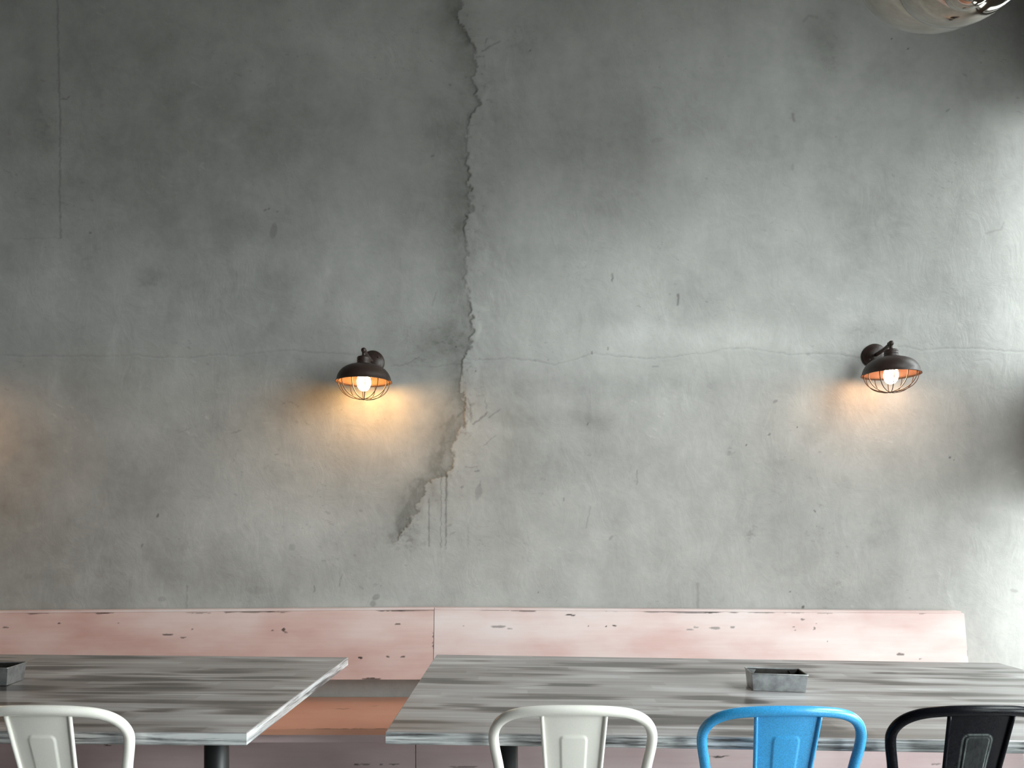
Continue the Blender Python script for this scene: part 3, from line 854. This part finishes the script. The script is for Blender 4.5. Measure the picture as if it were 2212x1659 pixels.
# ------------------------------------------------------------------ loaf tins on the tables
def loaf_tin(x, y, z, rz, label):
    root = empty('loaf_tin', (x, y, z), label, 'tin', 'loaf tins on the tables', rz)
    L, W, Hh, tp = .0765, .050, .048, .0055
    def loop(hl, hw, z): return [(-hl, -hw, z), (hl, -hw, z), (hl, hw, z), (-hl, hw, z)]
    m = MB()
    o0, o1 = loop(L - tp, W - tp, 0), loop(L - .001, W - .001, Hh)
    i1, i0 = loop(L - .0022, W - .0022, Hh), loop(L - tp - .001, W - tp - .001, .0012)
    m.add(o0 + o1 + i1 + i0, [(0, 3, 2, 1)] + [(a, (a + 1) % 4, 4 + (a + 1) % 4, 4 + a) for a in range(4)] +
          [(4 + a, 4 + (a + 1) % 4, 8 + (a + 1) % 4, 8 + a) for a in range(4)] + [(8 + a, 8 + (a + 1) % 4, 12 + (a + 1) % 4, 12 + a) for a in range(4)] + [(12, 13, 14, 15)])
    m.build('tin_body', M_TIN, root)
    q1, q0 = loop(L - .0026, W - .0026, Hh - .0015), loop(L - tp - .0016, W - tp - .0016, .0018)
    m = MB(); m.add(q1 + q0, [(a, 4 + a, 4 + (a + 1) % 4, (a + 1) % 4) for a in range(4)] + [(4, 5, 6, 7)]); m.build('inner_lining', M_TINDARK, root)  # inside faces in a darker tin than the body
    m = MB()
    c = []
    for (sx, sy, a0) in ((1, 1, 0), (-1, 1, 90), (-1, -1, 180), (1, -1, 270)):
        for q in range(4):
            a = math.radians(a0 + 30 * q)
            c.append((sx * (L - .004) + .004 * math.cos(a), sy * (W - .004) + .004 * math.sin(a), Hh))
    m.tube(c, .0018, 8, closed=True)
    m.build('rolled_rim', M_TIN, root)
    for (sx, sy) in ((-1, 1), (1, 1), (-1, -1), (1, -1)):
        m = MB()                                  # folded triangular corner flap
        bx_, by_ = sx * (L - .0045), sy * (W - .0045)
        m.add([(bx_, by_, Hh - .002), (bx_ - sx * .026, by_, Hh - .004), (bx_ - sx * .002, by_ - sy * .003, .006),
               (bx_ - sx * .001, by_ - sy * .002, Hh - .002), (bx_ - sx * .026, by_ - sy * .0025, Hh - .004), (bx_ - sx * .003, by_ - sy * .006, .006)],
              [(0, 1, 2), (5, 4, 3), (0, 3, 4, 1), (1, 4, 5, 2), (2, 5, 3, 0)])
        m.build('corner_fold', M_TIN if sx < 0 else M_TINDARK, root)  # right-hand folds of the same tin, coloured dark as if shaded
    return root
tx, ty = .7285, 2.208
t1 = loaf_tin(tx, ty, z_right(tx) + .0012, math.radians(-5), 'dull grey metal loaf tin standing on the right table')
t1.rotation_euler.y = TILT_R
tx, ty = -1.482, 2.172
t2 = loaf_tin(tx, ty, z_left(tx) + .0012, math.radians(6), 'dark metal loaf tin on the left table, cut off by the photo edge')
t2.rotation_euler.y = TILT_L

# ------------------------------------------------------------------ wall lamps
def wall_lamp(x, z, yaw, bulb, label, dshade=0.187):
    root = empty('wall_lamp', (x, YW - .0045, z), label, 'lamp', 'caged wall lamps', yaw)
    # local: -y points into the room; plate centre at the origin, shade axis at y = -dshade
    m = MB()
    m.lathe([(0, -.001), (.053, -.001), (.053, -.010), (.048, -.014), (.044, -.015), (.041, -.020), (.026, -.026), (.012, -.030), (0, -.030)], 40, 'y')
    bp = m.build('wall_plate', M_BRONZE, root)
    for a in (35, 215):
        m = MB(); m.lathe([(0, -.019), (.005, -.019), (.005, -.024), (.003, -.026), (0, -.026)], 12, 'y', (.034 * math.cos(math.radians(a)), 0, .034 * math.sin(math.radians(a))))
        m.build('screw', M_BRONZE, bp)
    ya = -dshade
    m = MB()
    m.tube(catmull([(0, -.024, 0), (0, -.07, .001), (0, -.115, .003), (0, ya + .030, .008), (0, ya + .012, .010)], 5), .0085, 12)
    m.build('arm', M_BRONZE, root)
    m = MB(); m.box(-.007, .007, ya + .008, ya + .026, -.001, .021); m.build('swivel_block', M_BRONZE, root, bevel=.003)
    m = MB(); m.lathe([(0, -.0115), (.0075, -.0088), (.0115, 0), (.0095, .0065), (.006, .010), (0, .0115)], 18, 'z', (0, ya - .002, .012)); m.build('pivot_ball', M_BRONZE, root)
    m = MB(); m.lathe([(0, .006), (.0075, .006), (.0075, -.016), (0, -.016)], 14, 'z', (0, ya, 0)); m.build('stem', M_BRONZE, root)
    zn = -.014
    m = MB()
    prof = [(0, zn), (.022, zn), (.0275, zn - .003), (.0285, zn - .010), (.0262, zn - .012), (.0285, zn - .015), (.0285, zn - .019), (.0262, zn - .021),
            (.0285, zn - .024), (.0285, zn - .029), (.027, zn - .034), (0, zn - .034)]
    m.lathe(prof, 32, 'z', (0, ya, 0)); m.build('socket_cup', M_BRONZE, root)
    zt = -.047; zr = -.122
    # shade: outer skin and inner skin
    outer = [(.026, zt + .004), (.042, zt), (.047, zt - .0025), (.062, zt - .0065), (.078, zt - .0135), (.092, zt - .0235), (.102, zt - .035), (.1085, zt - .047), (.112, zt - .057), (.1135, zr + .009), (.118, zr + .002), (.119, zr)]
    m = MB(); m.lathe(outer + [(.1165, zr), (.1155, zr + .002)], 56, 'z', (0, ya, 0)); sh = m.build('shade', M_BRONZE, root)
    m = MB(); m.lathe([(.1155, zr + .002), (.1115, zr + .009), (.110, zt - .057), (.1065, zt - .047), (.100, zt - .036), (.090, zt - .025), (.076, zt - .0155), (.060, zt - .009), (.044, zt - .006), (.026, zt - .003)], 56, 'z', (0, ya, 0))
    m.build('shade_lining', M_SHADEIN, sh)
    # wire cage
    cg = None
    rc, dc = .1065, .078
    m = MB(); m.tube([(rc * math.cos(a), ya + rc * math.sin(a), zr + .004) for a in [2 * math.pi * k / 48 for k in range(48)]], .0020, 6, closed=True)
    cg = m.build('cage_ring', M_WIRE, root)
    for k in range(6):
        a = math.radians(15 + 30 * k)
        pts = []
        for q in range(25):
            b = math.pi * q / 24
            c_, s_ = math.cos(b), math.sin(b)
            rr = rc * math.copysign(abs(c_) ** .85, c_)
            pts.append((rr * math.cos(a), ya + rr * math.sin(a), zr + .004 - (dc - .0006 * k) * s_ ** .95 if s_ > 1e-6 else zr + .004))
        m = MB(); m.tube(pts, .0018, 6); m.build('cage_wire', M_WIRE, root)
    m = MB()
    zb = zr - .038
    m.lathe([(0, zb), (.010, zb + .0015), (.018, zb + .006), (.0245, zb + .016), (.029, zb + .030), (.0295, zb + .042), (.026, zb + .056), (.018, zb + .072), (.0135, zb + .086)], 28, 'z', (0, ya, 0))
    bo = m.build('bulb', bulb, root)
    m = MB(); m.lathe([(.0135, zb + .084), (.0145, zb + .086), (.0145, zt - .003), (0, zt - .003)], 20, 'z', (0, ya, 0)); m.build('bulb_socket', M_BLACK, root)
    return root
ZL = 1.942
wall_lamp(-.652, ZL, math.radians(-1), BULB_L, 'bronze caged wall lamp with a strong amber glow in the middle of the wall')
wall_lamp(1.585, ZL + .030, math.radians(-4), BULB_R, 'bronze caged wall lamp with a pale glow near the right edge')
wall_lamp(-2.89, ZL - .02, 0, BULB_O, 'bronze caged wall lamp beyond the left edge of the photo')

# ------------------------------------------------------------------ polished pendant
pc = px(2062, -178, 2.2)
pend = empty('pendant_lamp', (pc.x, pc.y, pc.z), 'polished steel pendant lamp of merged globes hanging at the top right', 'pendant lamp')
R = .279
def shell(name, c, r, sq, parent):
    m = MB(); m.lathe([(r * math.sin(math.pi * k / 40), -r * sq * math.cos(math.pi * k / 40)) for k in range(41)], 72, 'z', c)
    return m.build(name, M_CHROME, parent)
shell('outer_globe', (0, 0, 0), R, 1.0, pend)
c2 = px(2090, -113, 2.10) - pc
shell('middle_globe', c2, 147 / F * 2.10, 1.0, pend)
c3 = px(2095, -38, 1.97) - pc
shell('small_globe', c3, 52 / F * 1.97, 1.0, pend)
m = MB(); m.tube([(0, 0, R - .01), (0, 0, ZC - pc.z - .03)], .004, 8); m.build('cord', M_BLACK, pend)
m = MB(); m.lathe([(0, 0), (.06, 0), (.06, -.02), (.02, -.035), (0, -.035)], 28, 'z', (0, 0, ZC - pc.z - .001)); m.build('ceiling_rose', M_BLACK, pend)
